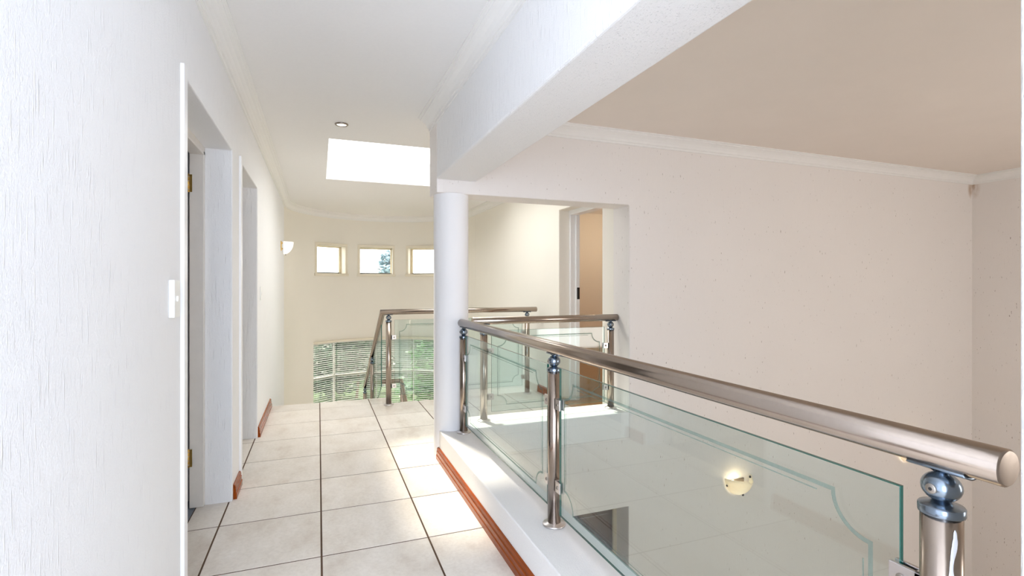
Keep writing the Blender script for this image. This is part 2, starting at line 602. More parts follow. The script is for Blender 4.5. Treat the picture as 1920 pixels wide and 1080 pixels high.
# rounded stairwell wall with three small windows and one long low window
WINS = [(-33.0, 11.0), (0.0, 11.3), (34.0, 11.0)]
WZ0, WZ1 = 1.48, 1.965
BA0, BA1, BZ0, BZ1 = -47.0, 47.0, -1.05, 0.27
def arc_wall():
    th = 0.20
    A = sorted(set([-90 + 5 * i for i in range(37)] + [c + s * w for c, w in WINS for s in (-1, 1)] + [BA0, BA1]))
    A = [a for i, a in enumerate(A) if i == 0 or a - A[i - 1] > 0.3 or a in (BA0, BA1)]
    Z = [ZL, BZ0, BZ1, WZ0, WZ1, ZC]
    def hole(i, j):
        if not (0 <= i < len(A) - 1 and 0 <= j < len(Z) - 1):
            return True
        a, z = (A[i] + A[i + 1]) / 2, (Z[j] + Z[j + 1]) / 2
        if BA0 < a < BA1 and BZ0 < z < BZ1:
            return True
        return any(abs(a - c) < w for c, w in WINS) and WZ0 < z < WZ1
    bm = bmesh.new()
    g = {}
    def V(i, j, k):
        if (i, j, k) not in g:
            r = CR + th * k
            a = R(A[i])
            g[i, j, k] = bm.verts.new((CX + r * math.sin(a), CY + r * math.cos(a), Z[j]))
        return g[i, j, k]
    for i in range(len(A) - 1):
        for j in range(len(Z) - 1):
            if hole(i, j):
                continue
            for k in (0, 1):
                f = bm.faces.new([V(i, j, k), V(i + 1, j, k), V(i + 1, j + 1, k), V(i, j + 1, k)])
                f.smooth = True
            for di, dj, e in ((-1, 0, ((i, j), (i, j + 1))), (1, 0, ((i + 1, j), (i + 1, j + 1))), (0, -1, ((i, j), (i + 1, j))), (0, 1, ((i, j + 1), (i + 1, j + 1)))):
                if hole(i + di, j + dj):
                    (a, b), (c, d) = e
                    bm.faces.new([V(a, b, 0), V(c, d, 0), V(c, d, 1), V(a, b, 1)])
    bmesh.ops.recalc_face_normals(bm, faces=bm.faces)
    for ed in bm.edges:
        if len(ed.link_faces) == 2 and ed.calc_face_angle(0) > R(30):
            ed.smooth = False
    me = bpy.data.meshes.new('wall_stairwell')
    bm.to_mesh(me)
    bm.free()
    me.materials.append(M['stairwell'])
    return put('wall_stairwell', me)
tag(arc_wall(), 'curved wall of the stairwell, warm light painted in, with a row of three small windows', 'wall', kind='structure')

def on_arc(deg, r, z):
    a = R(deg)
    return Vector((CX + r * math.sin(a), CY + r * math.cos(a), z))

wf = empty('window_6', (-0.6, YB, 0.25), 'window behind the viewpoint, its opaque pane added to block sky light', 'window', kind='structure')
build(MB().box((-1.82, YB - 0.10, 0.23), (0.62, YB - 0.09, 2.37)), 'pane', 'plastic', wf)  # opaque sheet added to keep warm sky light out of the corridor
build(MB().box((-0.63, YB - 0.085, 0.25), (-0.57, YB - 0.045, 2.35)), 'mullion', 'trim', wf, bevel=0.004)

# column, beam, kerb
mb = MB().lathe([(0.13, 0.0), (0.13, 1.952)], 64, c=(0.935, 3.735, 0))
tag(build(mb, 'column', 'column'), 'round white column standing at the corner of the two kerbs', 'column', kind='structure')
prism('beam', rect(0.80, 2.045, 1.098, ZC), [], 'Y', YB, YF0, 'wall', 'deep white plastered beam running overhead above the kerb', 'beam', bevel=0.012, seg=3)
prism('kerb', [(XK0, 0.38), (XK1, 0.38), (XK1, YF0), (XJ, YF0), (XJ, 3.95), (0.90, 3.95), (0.90, 3.72), (XK0, 3.72)], [], 'Z', -0.002, ZK, 'kerb',
      'low L-shaped white plastered kerb carrying two glass balustrades', 'kerb', bevel=0.008, seg=3)

# ceiling with the skylight shaft
SK = (0.085, 4.66, 2.10, 6.45)
prism('ceiling', [(-2.6, YB - 0.2), (0.95, YB - 0.2), (0.95, YF0 + 0.1), (6.1, YF0 + 0.1), (6.1, CY + CR + 0.2), (-2.6, CY + CR + 0.2)], [rect(*SK)], 'Z', ZC, ZC + 0.235, 'ceil', 'pale painted ceiling over corridor and landing', 'ceiling', bevel=0)
prism('ceiling_hall', rect(0.95, YB - 0.2, XH + 0.3, YF0 + 0.1), [], 'Z', ZC, ZC + 0.235, 'ceil_hall', 'beige ceiling of the hall beyond the beam', 'ceiling', bevel=0)
sk = empty('window_1', ((SK[0] + SK[2]) / 2, (SK[1] + SK[3]) / 2, ZC + 0.235), 'large bright rectangular skylight in the landing ceiling', 'skylight', kind='structure')
zt = ZC + 0.236
build(MB().box((SK[0] - 0.02, SK[1] - 0.02, zt + 0.012), (SK[2] + 0.02, SK[3] + 0.02, zt + 0.020)), 'pane', 'pane', sk)
for a, b in (((SK[0] - 0.06, SK[1] - 0.06), (SK[0], SK[3] + 0.06)), ((SK[2], SK[1] - 0.06), (SK[2] + 0.06, SK[3] + 0.06)),
             ((SK[0], SK[1] - 0.06), (SK[2], SK[1])), ((SK[0], SK[3]), (SK[2], SK[3] + 0.06))):
    build(MB().box(a + (zt,), b + (zt + 0.05,)), 'frame_bar', 'trim', sk, bevel=0.004)

# ---------------------------------------------------------------- floor and tiles
prism('wall_foyer', [(-2.4, YB), (-2.4, 0.65), (XL - 0.10, 0.65), (XL - 0.10, 0.46), (-2.2, 0.46), (-2.2, YB)], [], 'Z', -0.25, ZC, 'wall', 'walls of the foyer behind the viewpoint', 'wall', bevel=0)
fl = MB()
fl.box((-2.3, YB, -0.25), (-0.66, 0.5, -0.0015))
fl.box((-0.66, YB, -0.25), (XK1 - 0.004, YF0 + 0.1, -0.0015))
fl.box((-0.66, YF0 + 0.1, -0.25), (XR, 5.60, -0.0015))
fl.box((-0.62, 5.60, -0.25), (0.75, YS, -0.0015))
floor = build(fl, 'floor', 'grout')
tag(floor, 'cream tiled corridor and landing floor with dark brown grout', 'floor', kind='structure')
GX, GY, PX, PY, GAP, GAPY = 0.014, 2.552, 0.507, 0.509, 0.0042, 0.0040
tile_cache = {}
def tile(x0, x1, y0, y1, parent, z=0.0):
    w, d = round(x1 - x0, 4), round(y1 - y0, 4)
    if w < 0.02 or d < 0.02:
        return
    if (w, d) not in tile_cache:
        b = 0.0012
        hw, hd = w / 2, d / 2
        mb = MB()
        vs = []
        for h, s in ((-0.008, 0), (-b, 0), (0, b)):
            vs += [(-hw + s, -hd + s, h), (hw - s, -hd + s, h), (hw - s, hd - s, h), (-hw + s, hd - s, h)]
        fs = [(8, 9, 10, 11)]
        for k in (0, 4):
            fs += [(k + i, k + (i + 1) % 4, k + 4 + (i + 1) % 4, k + 4 + i) for i in range(4)]
        mb.add(vs, fs)
        tile_cache[w, d] = mb.mesh('tile', 'tile')
    put('tile', tile_cache[w, d], parent, ((x0 + x1) / 2, (y0 + y1) / 2, z + random.uniform(-0.0003, 0.0003)))
j0 = math.floor((YB - GY) / PY)
for j in range(j0, 8):
    y0, y1 = GY + j * PY + GAPY, GY + (j + 1) * PY - GAPY
    y0 = max(y0, YB)
    for i in range(-2, 5):
        x0, x1 = GX + i * PX + GAP, GX + (i + 1) * PX - GAP
        a, b, c, d = x0, x1, y0, y1
        if i == -2 and y1 < YW:
            for q in range(4):
                tile(x0 - q * PX, x1 - q * PX, y0, y1, floor)
            continue
        if i == -2:
            a = -0.655
            for D in (D1, D2):
                tile(a, b, max(c, D[0] - 0.0), min(d, D[1]), floor)
            continue
        if c < 3.60 and d < 4.2:
            if x0 > XK0:
                if d > 3.95:
                    tile(a, min(b, XR), 3.95, d, floor)
                continue
            tile(a, min(b, XK0 + 0.01) if d < 3.9 else min(b, 0.90), c, d, floor)
        elif d > 5.62:
            if x0 > 0.75:
                continue
            tile(a, min(b, 0.75), c, min(d, YS), floor)
        else:
            tile(a, min(b, XR), c, d, floor)

# ---------------------------------------------------------------- cornices
CPROF = [(-0.004, 0.004), (-0.004, -0.095), (0.010, -0.095), (0.012, -0.078), (0.020, -0.076), (0.026, -0.058), (0.040, -0.038), (0.060, -0.024),
         (0.076, -0.019), (0.078, -0.010), (0.094, -0.008), (0.094, 0.004)]
def cornice(n, path, label):
    mb = MB().sweep(CPROF, path)
    tag(build(mb, 'trim_%d' % n, 'cornice'), label, 'cornice', kind='structure')
arc = [on_arc(-90 + 4 * i, CR, ZC) for i in range(46)]
# travel with the room on the left-hand side
cornice(1, [(XR, YF1, ZC)] + list(reversed(arc)) + [(XL, YW, ZC)], 'white cornice along the corridor wall and round the curved stairwell')
cornice(2, [(0.80, YB, ZC), (0.80, YF1 - 0.02, ZC)], 'white cornice along the corridor face of the deep beam')
cornice(3, [(XH, YB, ZC), (XH, YF0, ZC), (1.098, YF0, ZC)], 'white cornice round the top of the speckled hall walls')

# ---------------------------------------------------------------- skirting boards
SPROF = [(-0.003, 0.0), (0.020, 0.0), (0.020, 0.030), (0.016, 0.036), (0.016, 0.058), (0.012, 0.064), (0.014, 0.070), (0.010, 0.084), (0.004, 0.088), (-0.003, 0.088)]
def skirt(name, path, label):
    tag(build(MB().sweep(SPROF, path), name, 'skirting'), label, 'baseboard', kind='structure')
skirt('baseboard_near', [(XL, D1[0] - 0.06, 0), (XL, YW, 0)], 'varnished brown skirting board on the corridor wall before the first doorway')
skirt('baseboard_between', [(XL, D2[0] - 0.06, 0), (XL, D1[1] + 0.025, 0)], 'short piece of varnished brown skirting between the two doorways')
skirt('baseboard_left', [(XL, YS - 0.02, 0), (XL, D2[1] + 0.02, 0)], 'brown skirting board leading from the second doorway to the stairs')
skirt('baseboard_kerb', [(XK0, 0.39, 0), (XK0, 3.68, 0)], 'glossy orange-brown skirting along the foot of the kerb')
skirt('baseboard_landing', [(XR, DR[1] + 0.02, 0), (XR, 5.58, 0)], 'brown skirting board beside the landing doorway')

# ---------------------------------------------------------------- corridor doorways
def strip(name, y0, y1, ztop, parent):
    build(MB().box((XL - 0.004, y0, 0.0), (XL + 0.013, y1, ztop)), name, 'trim', parent, bevel=0.004)

def hinge(parent, x, y, z):
    h = build(MB().lathe([(0, -0.052), (0.007, -0.052), (0.007, 0.052), (0, 0.052)], 12, c=(x, y, z)), 'hinge', 'brass', parent)
    for k in range(4):
        zz = z - 0.036 + 0.024 * k
        build(MB().lathe([(0.0075, -0.002), (0.0088, -0.001), (0.0088, 0.001), (0.0075, 0.002)], 12, c=(x, y, zz)), 'knuckle_ring', 'screw', h)
    build(MB().box((x - 0.002, y, z - 0.05), (x + 0.02, y + 0.004, z + 0.05)), 'hinge_leaf', 'brass', h)

def doorway(n, D, head, label, open_leaf):
    d = empty('door_%d' % n, (XL, D[1], 0), label, 'door', kind='structure')
    xo, xi = XL - 0.142, XL - 0.215      # frame sits at the room side of the reveal
    fy = D[1] - 0.004
    build(MB().box((xi, fy - 0.022, 0), (xo, D[1] + 0.05, head - 0.02)), 'frame_post', 'frame', d, bevel=0.004)
    build(MB().box((xi, D[0] - 0.05, 0), (xo, D[0] + 0.004, head - 0.02)), 'frame_post', 'frame', d, bevel=0.004)
    build(MB().box((xi, D[0] - 0.05, head - 0.045), (xo, D[1] + 0.05, head + 0.03)), 'frame_head', 'frame', d, bevel=0.004)
    strip('edge_strip', D[0] - 0.056, D[0] - 0.004, head + 0.025, d)
    # leaf swung into the room, hinged on the far frame post
    lx = xi - 0.012
    y1 = fy - 0.036
    leaf = build(MB().box((lx - 0.82, y1 - 0.040, 0.012), (lx, y1, head - 0.06)), 'leaf', 'leaf_door', d, bevel=0.003)
    hinge(d, xi - 0.004, fy - 0.030, 1.86)
    hinge(d, xi - 0.004, fy - 0.030, 0.29)
    return d
doorway(1, D1, 2.075, 'first open doorway in the corridor wall, beside the switch, with brass hinges', True)
doorway(2, D2, 2.085, 'second narrow-looking doorway in the corridor wall, nearer the stairs', True)

# rooms behind the doors
tag(build(MB().box((-3.4, 1.5, -0.25), (-0.655, 5.6, -0.006)), 'floor_bedroom', 'carpet'), 'grey carpet seen as a sliver behind the first doorway', 'carpet', kind='structure')
mb = MB()
mb.box((-3.5, 1.4, -0.25), (-3.4, 5.7, ZC)).box((-3.4, 1.4, -0.25), (-0.62, 1.5, ZC)).box((-3.4, 5.6, -0.25), (-0.62, 5.7, ZC)).box((-3.4, 3.50, -0.25), (-0.62, 3.60, ZC)).box((-3.4, 1.5, ZC), (-0.62, 5.7, ZC + 0.1))
tag(build(mb, 'wall_bedroom', 'hall'), 'dim walls of the two rooms behind the corridor doorways', 'wall', kind='structure')

# landing doorway
d = empty('door_3', (XR, DR[1], 0), 'open landing doorway with black lock plate, behind the cross balustrade', 'door', kind='structure')
build(MB().box((XR + 0.128, DR[1] - 0.030, 0), (XR + 0.235, DR[1] + 0.06, 2.06)), 'frame_post', 'trim', d, bevel=0.004)
build(MB().box((XR + 0.128, DR[0] - 0.06, 0), (XR + 0.235, DR[0] + 0.030, 2.06)), 'frame_post', 'trim', d, bevel=0.004)
build(MB().box((XR + 0.128, DR[0] - 0.06, 2.052), (XR + 0.235, DR[1] + 0.06, 2.16)), 'frame_head', 'trim', d, bevel=0.004)
build(MB().box((XR + 0.190, DR[1] - 0.045, 0), (XR + 0.235, DR[1] - 0.028, 2.052)), 'door_stop', 'trim', d, bevel=0.003)
lk = build(MB().box((XR + 0.200, DR[1] - 0.049, 1.12), (XR + 0.233, DR[1] - 0.044, 1.25)), 'lock_plate', 'black', d, bevel=0.002)
lk['label'] = 'black lock plate'
tag(build(MB().box((XR + 0.002, YF1, -0.25), (6.0, 8.0, -0.004)), 'floor_study', 'woodfloor'), 'orange-brown wooden floor of the room beyond the landing doorway', 'floor', kind='structure')
mb = MB()
mb.box((5.9, YF1, -0.25), (6.0, 8.0, ZC)).box((2.605, 7.9, -0.25), (6.0, 8.0, ZC))
tag(build(mb, 'wall_study', 'stairwell'), 'tan-looking wall of the room beyond the landing doorway', 'wall', kind='structure')
light('study_fill_light', 'POINT', (4.6, 6.6, 2.2), 12, (1.0, 0.80, 0.58), shadow_soft_size=0.12)  # unseen lamp added to brighten the room beyond the doorway

# ---------------------------------------------------------------- lower doorway
d = empty('door_4', (1.86, YF1 - 0.03, ZL), 'dark brown wooden door in the doorway below, seen through the glass', 'door', kind='structure')
lf = build(MB().box((1.30, YF1 - 0.05, ZL), (2.40, YF1 - 0.01, -0.60)), 'leaf', 'darkwood', d, bevel=0.003)
for x0, x1 in ((1.38, 1.82), (1.92, 2.36)):
    for z0, z1 in ((ZL + 0.2, -1.65), (-1.5, -0.70)):
        build(MB().box((x0, YF1 - 0.062, z0), (x1, YF1 - 0.048, z1)), 'panel', 'darkwood', lf, bevel=0.008)
build(MB().box((2.395, YF1 - 0.07, ZL), (2.43, YF1, -0.58)), 'frame_post', 'winframe', d, bevel=0.004)
tag(build(MB().box((XK1, YB, ZL - 0.2), (XH, YF0, ZL)).box((-0.6, YF0, ZL - 0.2), (XR + 0.1, 10, ZL)), 'floor_lower', 'tile'), 'pale floor of the lower storey, far below the glass', 'floor', kind='structure')

# ---------------------------------------------------------------- stairs
st = empty('staircase', (0.1, YS, -0.17), 'tiled stairs dropping away beyond the end of the corridor floor', 'stairs', kind='structure')
RI, GO = 0.165, 0.30
for k in range(6):
    z = -RI * (k + 1)
    y = YS + GO * k
    build(MB().box((XL, y - 0.02, z - 0.03), (0.72, y + GO, z)), 'tread', 'tile', st, bevel=0.004)
    build(MB().box((XL, y - 0.005, z), (0.72, y + 0.015, z + RI - 0.03)), 'riser', 'wall', st)
zl = -RI * 7
YL = YS + GO * 6
lp = [(XL, YL), (XR, YL), (XR, CY)] + [(CX + CR * math.cos(R(a)), CY + CR * math.sin(R(a))) for a in range(5, 180, 5)] + [(XL, CY)]
me = poly_prism(lp, [], 'Z', zl - 0.15, zl)
me.materials.append(M['tile'])
put('half_landing', me, st)
for k in range(9):
    z = zl - RI * (k + 1)
    y = YL - 0.28 * k
    build(MB().box((1.10, y - 0.28, z - 0.03), (XR, y + 0.02, z)), 'tread', 'tile', st, bevel=0.004)
    build(MB().box((1.10, y - 0.015, z), (XR, y + 0.005, z + RI - 0.03)), 'riser', 'wall', st)

# ---------------------------------------------------------------- balustrades
RT = 0.0293   # tube radius
ZR = 1.0     # handrail axis
def mesh_cache(f):
    c = {}
    def g(*a):
        if a not in c:
            c[a] = f(*a)
        return c[a]
    return g
@mesh_cache
def m_post(h):
    return MB().lathe([(0, 0), (RT, 0.0), (RT, h), (0, h)], 32).mesh('post', 'steel')
m_flange = MB().lathe([(0, 0), (0.052, 0), (0.052, 0.006), (0.049, 0.009), (0.034, 0.010), (0.031, 0.014), (0, 0.014)], 32).mesh('base_flange', 'clamp')
m_cap = MB().lathe([(0, -0.012), (0.0318, -0.014), (0.0325, -0.012), (0.0325, -0.001), (0.031, 0.001), (0.017, 0.005), (0.011, 0.010), (0, 0.010)], 32).mesh('cap', 'fitting')
m_ball = MB().lathe([(0, -0.025)] + [(0.0285 * math.sin(PI * i / 14), -0.025 * math.cos(PI * i / 14)) for i in range(1, 14)] + [(0, 0.025)], 28).mesh('ball_joint', 'fitting')
def saddle_mesh():
    mb = MB()
    n = 8
    vs, fs = [], []
    for y in (-0.045, -0.040, 0.040, 0.045):
        sc = 0.8 if abs(y) > 0.042 else 1.0
        for rr in (RT + 0.0005, RT + 0.005):
            for k in range(n + 1):
                t = R(-90 - 38 * sc + 76 * sc * k / n)
                vs.append((rr * math.cos(t), y, rr * math.sin(t)))
    m = n + 1
    for i in range(3):
        for k in range(n):
            a, b = i * 2 * m, (i + 1) * 2 * m
            fs.append((a + k, a + k + 1, b + k + 1, b + k))
            fs.append((a + m + k, a + m + k + 1, b + m + k + 1, b + m + k))
        a, b = i * 2 * m, (i + 1) * 2 * m
        fs.append((a, a + m, b + m, b))
        fs.append((a + n, a + m + n, b + m + n, b + n))
    for a in (0, 6 * m):
        for k in range(n):
            fs.append((a + k, a + k + 1, a + m + k + 1, a + m + k))
    mb.add(vs, fs, 0, True)
    mb.lathe([(0.010, -0.058), (0.010, -0.036), (0.016, -0.032)], 16)
    return mb.mesh('saddle', 'fitting')
m_saddle = saddle_mesh()
m_screw = MB().lathe([(0, 0), (0.0085, 0), (0.0085, 0.0015), (0.0070, 0.0028), (0, 0.0028)], 18).mesh('screw', 'screw')
m_socket = MB().lathe([(0, 0.0029), (0.0028, 0.0029), (0.0028, 0.0033), (0, 0.0033)], 6).mesh('screw_socket', 'hole')

def screw(parent, loc, rot):
    # head and its socket, joined so that they stay one sub-part
    return put('screw', m_screw_full, parent, loc, rot=rot)
mb = MB().lathe([(0, 0), (0.0085, 0), (0.0085, 0.0015), (0.0070, 0.0028), (0, 0.0028)], 18)
mb.lathe([(0, 0.0029), (0.0030, 0.0029), (0.0030, 0.0034), (0, 0.0034)], 6, mi=1, smooth=False)
m_screw_full = mb.mesh('screw', ['screw', 'hole'])

def post(th, x, y, z0, rotz, screw_dir=None, zr=ZR):
    """rotz turns the saddle along the rail (0 = rail runs along Y)"""
    h = zr - 0.091 - z0
    p = put('post', m_post(round(h, 4)), th, (x, y, z0))
    put('base_flange', m_flange, p, (x, y, z0))
    put('cap', m_cap, p, (x, y, z0 + h))
    put('ball_joint', m_ball, p, (x, y, z0 + h + 0.031))
    put('saddle', m_saddle, p, (x, y, zr), rotz)
    if screw_dir is not None:
        dv = Vector(screw_dir)
        put('screw', m_screw_full, p, Vector((x, y, z0 + h + 0.031)) + dv * 0.0270, rot=dv.to_track_quat('Z', 'Y').to_euler())
    return p

# clamp local frame: post axis at x = 0, glass runs along +x, faces +-y
mb = MB()
for s in (-1, 1):
    mb.box((0.024, s * 0.0052, -0.0235), (0.078, s * 0.0125, 0.0235))
mb.box((0.022, -0.0125, -0.0235), (0.036, 0.0125, 0.0235))
m_clamp = mb.mesh('clamp', 'clamp')
def clamp(th, x, y, z, ang):
    c = put('clamp', m_clamp, th, (x, y, z), ang)
    b = c.modifiers.new('bevel', 'BEVEL')
    b.width = 0.002
    b.segments = 2
    dx = Vector((math.cos(ang), math.sin(ang), 0))
    dy = Vector((-math.sin(ang), math.cos(ang), 0))
    for s in (-1, 1):
        pos = Vector((x, y, z)) + dx * 0.056 + dy * (s * 0.0125)
        put('screw', m_screw_full, c, pos, rot=(dy * s).to_track_quat('Z', 'Y').to_euler())
    return c

def etch_path(w, h, m, n, inset=0.0):
    """closed border path with concave corners and little shoulders, in pane coordinates (0..w, 0..h)"""
    a = m + inset
    r = n
    st = 0.012
    pts = []
    def corner(cx, cy, sx, sy, rev):
        # arc centred at the outer corner
        seq = [(cx + sx * r, cy)]
        seq += [(cx + sx * r * math.cos(t), cy + sy * r * math.sin(t)) for t in [R(9 + 72 * k / 9) for k in range(10)]]
        seq += [(cx, cy + sy * r)]
        return list(reversed(seq)) if rev else seq
    pts += corner(a, a, 1, 1, True)
    pts += corner(w - a, a, -1, 1, False)
    pts += corner(w - a, h - a, -1, -1, True)
    pts += corner(a, h - a, 1, -1, False)
    return pts

def band(path, wid, closed=True):
    n = len(path)
    P = [Vector((p[0], p[1])) for p in path]
    vs, fs = [], []
    for i in range(n):
        if closed:
            p0, p1, p2 = P[i - 1], P[i], P[(i + 1) % n]
        else:
            p0, p1, p2 = P[max(i - 1, 0)], P[i], P[min(i + 1, n - 1)]
        d0 = (p1 - p0); d1 = (p2 - p1)
        d0 = d0.normalized() if d0.length > 1e-6 else d1.normalized()
        d1 = d1.normalized() if d1.length > 1e-6 else d0
        n0, n1 = Vector((-d0.y, d0.x)), Vector((-d1.y, d1.x))
        m = n0 + n1
        m = m.normalized() if m.length > 1e-3 else n0
        k = min(1.6, 1.0 / max(0.4, m.dot(n0)))
        vs += [p1 + m * (wid / 2 * k), p1 - m * (wid / 2 * k)]
    for i in range(n if closed else n - 1):
        j = (i + 1) % n
        fs.append((2 * i, 2 * i + 1, 2 * j + 1, 2 * j))
    return vs, fs

def pane(th, p0, p1, zb0, zt0, drop=0.0, side=1):
    """glass between plan points p0 and p1; drop lowers the p1 end (raked pane)"""
    p0, p1 = Vector(p0), Vector(p1)
    w = (p1 - p0).length
    ang = math.atan2((p1 - p0).y, (p1 - p0).x)
    h = zt0 - zb0
    t = 0.005
    ch = 0.0012
    mb = MB()
    def zz(x, z):
        return z - drop * x / w
    o = [(0, 0), (w, 0), (w, h), (0, h)]
    q = [(ch, ch), (w - ch, ch), (w - ch, h - ch), (ch, h - ch)]
    vs = [(x, -t, zz(x, z)) for x, z in q] + [(x, -t + ch, zz(x, z)) for x, z in o] + [(x, t - ch, zz(x, z)) for x, z in o] + [(x, t, zz(x, z)) for x, z in q]
    mb.add(vs, [(0, 1, 2, 3), (15, 14, 13, 12)], 0)
    fs = []
    for k in (0, 4, 8):
        fs += [(k + i, k + (i + 1) % 4, k + 4 + (i + 1) % 4, k + 4 + i) for i in range(4)]
    mb.add(vs, fs, 1)
    me = mb.mesh('glass_panel', ['glass', 'edge'])
    g = put('glass_panel', me, th, (p0.x, p0.y, zb0), ang)
    yy = side * (t + 0.0004)
    def strip_(path, wid, name, closed):
        vs, fs = band(path, wid, closed)
        me = bpy.data.meshes.new(name)
        me.from_pydata([(v.x, yy, zz(v.x, v.y)) for v in vs], [], fs)
        me.materials.append(M['etched'])
        put(name, me, g, (p0.x, p0.y, zb0), ang)
    m = 0.052
    strip_(etch_path(w, h, m, 0.075), 0.0090, 'etched_border', True)
    a = m + 0.014
    b = m + 0.075 + 0.035
    for line in ([(b, h - a), (w - b, h - a)], [(b, a), (w - b, a)], [(a, b), (a, h - b)], [(w - a, b), (w - a, h - b)]):
        strip_(line, 0.0030, 'etched_line', False)
    return g

ZG0, ZG1 = 0.276, 0.918
XP = 0.982
# --- along the corridor kerb
b1 = empty('glass_balustrade', (XP, 2.04, ZK), 'long steel and glass balustrade on the corridor kerb, its thick handrail running towards the viewer', 'balustrade', 'steel and glass balustrades')
YP = (3.55, 2.044, 0.54)
build(MB().tube([(XP, 3.70, ZR), (XP, 0.450, ZR)], RT, 32), 'handrail', 'steel', b1)
posts = []
for y in YP:
    posts.append(post(b1, XP, y, ZK - 0.001, 0, (-1, 0, 0)))
pane(b1, (XP, YP[1] + 0.062), (XP, YP[0] - 0.062), ZG0, ZG1, side=1)
pane(b1, (XP, YP[2] + 0.062), (XP, YP[1] - 0.062), ZG0, ZG1, side=1)
for z in (0.757, 0.397):
    for k, y in enumerate(YP):
        if k > 0:
            clamp(b1, XP, y, z, R(90))
        if k < 2:
            clamp(b1, XP, y, z, R(-90))
# paint daubed on the near post
def smear():
    mb = MB()
    r = RT + 0.0006
    rng = random.Random(3)
    vs, fs = [], []
    n = 26
    for k in range(n + 1):
        u = k / n
        z = 0.880 - 0.115 * u
        wdt = 0.05 + 0.22 * math.sin(PI * min(1, u * 1.02)) ** 0.6 * (0.72 + 0.30 * math.sin(7.5 * u + 0.6)) + (0.16 * math.sin(PI * (u - 0.6) / 0.4) if u > 0.6 else 0) + rng.uniform(-0.02, 0.02)
        c = 0.02 - 0.22 * u + 0.05 * math.sin(9 * u)
        for q in range(6):
            t = R(-118) + c + wdt * (q / 5 - 0.5) * 1.3
            rr = r + (0.0008 if 0 < q < 5 else 0) * rng.uniform(0.4, 1)
            vs.append((XP + rr * math.cos(t), YP[2] + rr * math.sin(t), z))
    for k in range(n):
        for q in range(5):
            a = k * 6 + q
            fs.append((a, a + 1, a + 7, a + 6))
    mb.add(vs, fs, 0, True)
    o = build(mb, 'paint_smear', 'paint', posts[2])
    o['label'] = 'white paint smear'
smear()

# --- across the opening
b2 = empty('glass_balustrade', (1.8, 3.80, ZK), 'short steel and glass balustrade on the sunlit cross kerb beside the column', 'balustrade', 'steel and glass balustrades')
YX = 3.80
XC = (1.215, 2.367)
build(MB().tube([(1.12, YX, ZR - 0.004), (2.434, YX, ZR - 0.004)], RT, 32), 'handrail', 'steel', b2)
for x in XC:
    post(b2, x, YX, ZK - 0.001, R(90), (0, -1, 0), ZR - 0.004)
pane(b2, (XC[0] + 0.062, YX), (XC[1] - 0.062, YX), ZG0, ZG1, side=-1)
for z in (0.757, 0.397):
    clamp(b2, XC[0], YX, z, 0)
    clamp(b2, XC[1], YX, z, R(180))

# --- round the stairwell
b3 = empty('glass_balustrade', (1.5, 5.52, 0.0), 'far steel and glass balustrade at the stairhead whose handrail descends with the stairs', 'balustrade', 'steel and glass balustrades')
YD = 5.52
ZD = 0.99
SL = RI / GO
xs = 0.635
ye = 7.66
def rz(y):
    return ZD - 0.005 - SL * (y - 5.50)
build(MB().tube([(2.42, YD, ZD), (xs, YD - 0.01, ZD), (xs, ye, rz(ye)), ], RT, 28), 'handrail', 'steel', b3)
zr2 = zl + 1.0
build(MB().tube([(xs, ye + 0.02, zr2), (1.16, ye + 0.02, zr2), (1.16, 5.75, zr2 - 0.59 * 1.93)], RT, 24), 'handrail', 'steel', b3)
post(b3, 0.70, YD, 0.0, R(90), (0, -1, 0), ZD)
post(b3, 2.30, YD, 0.0, R(90), (0, -1, 0), ZD)
pane(b3, (0.70 + 0.062, YD), (2.30 - 0.062, YD), 0.10, 0.905, side=-1)
for z in (0.72, 0.20):
    clamp(b3, 0.70, YD, z, 0)
    clamp(b3, 2.30, YD, z, R(180))
for y, k in ((6.56, 2), (7.62, 5)):
    post(b3, xs, y, -RI * (k + 1), 0, (0, -1, 0), rz(y))
pane(b3, (xs, 5.60), (xs, 6.50), rz(5.60) - 0.75, rz(5.60) - 0.08, drop=SL * 0.9, side=-1)
pane(b3, (xs, 6.62), (xs, 7.56), rz(6.62) - 0.75, rz(6.62) - 0.08, drop=SL * 0.94, side=-1)
post(b3, 1.16, 7.60, zl - RI, 0, None, zr2)

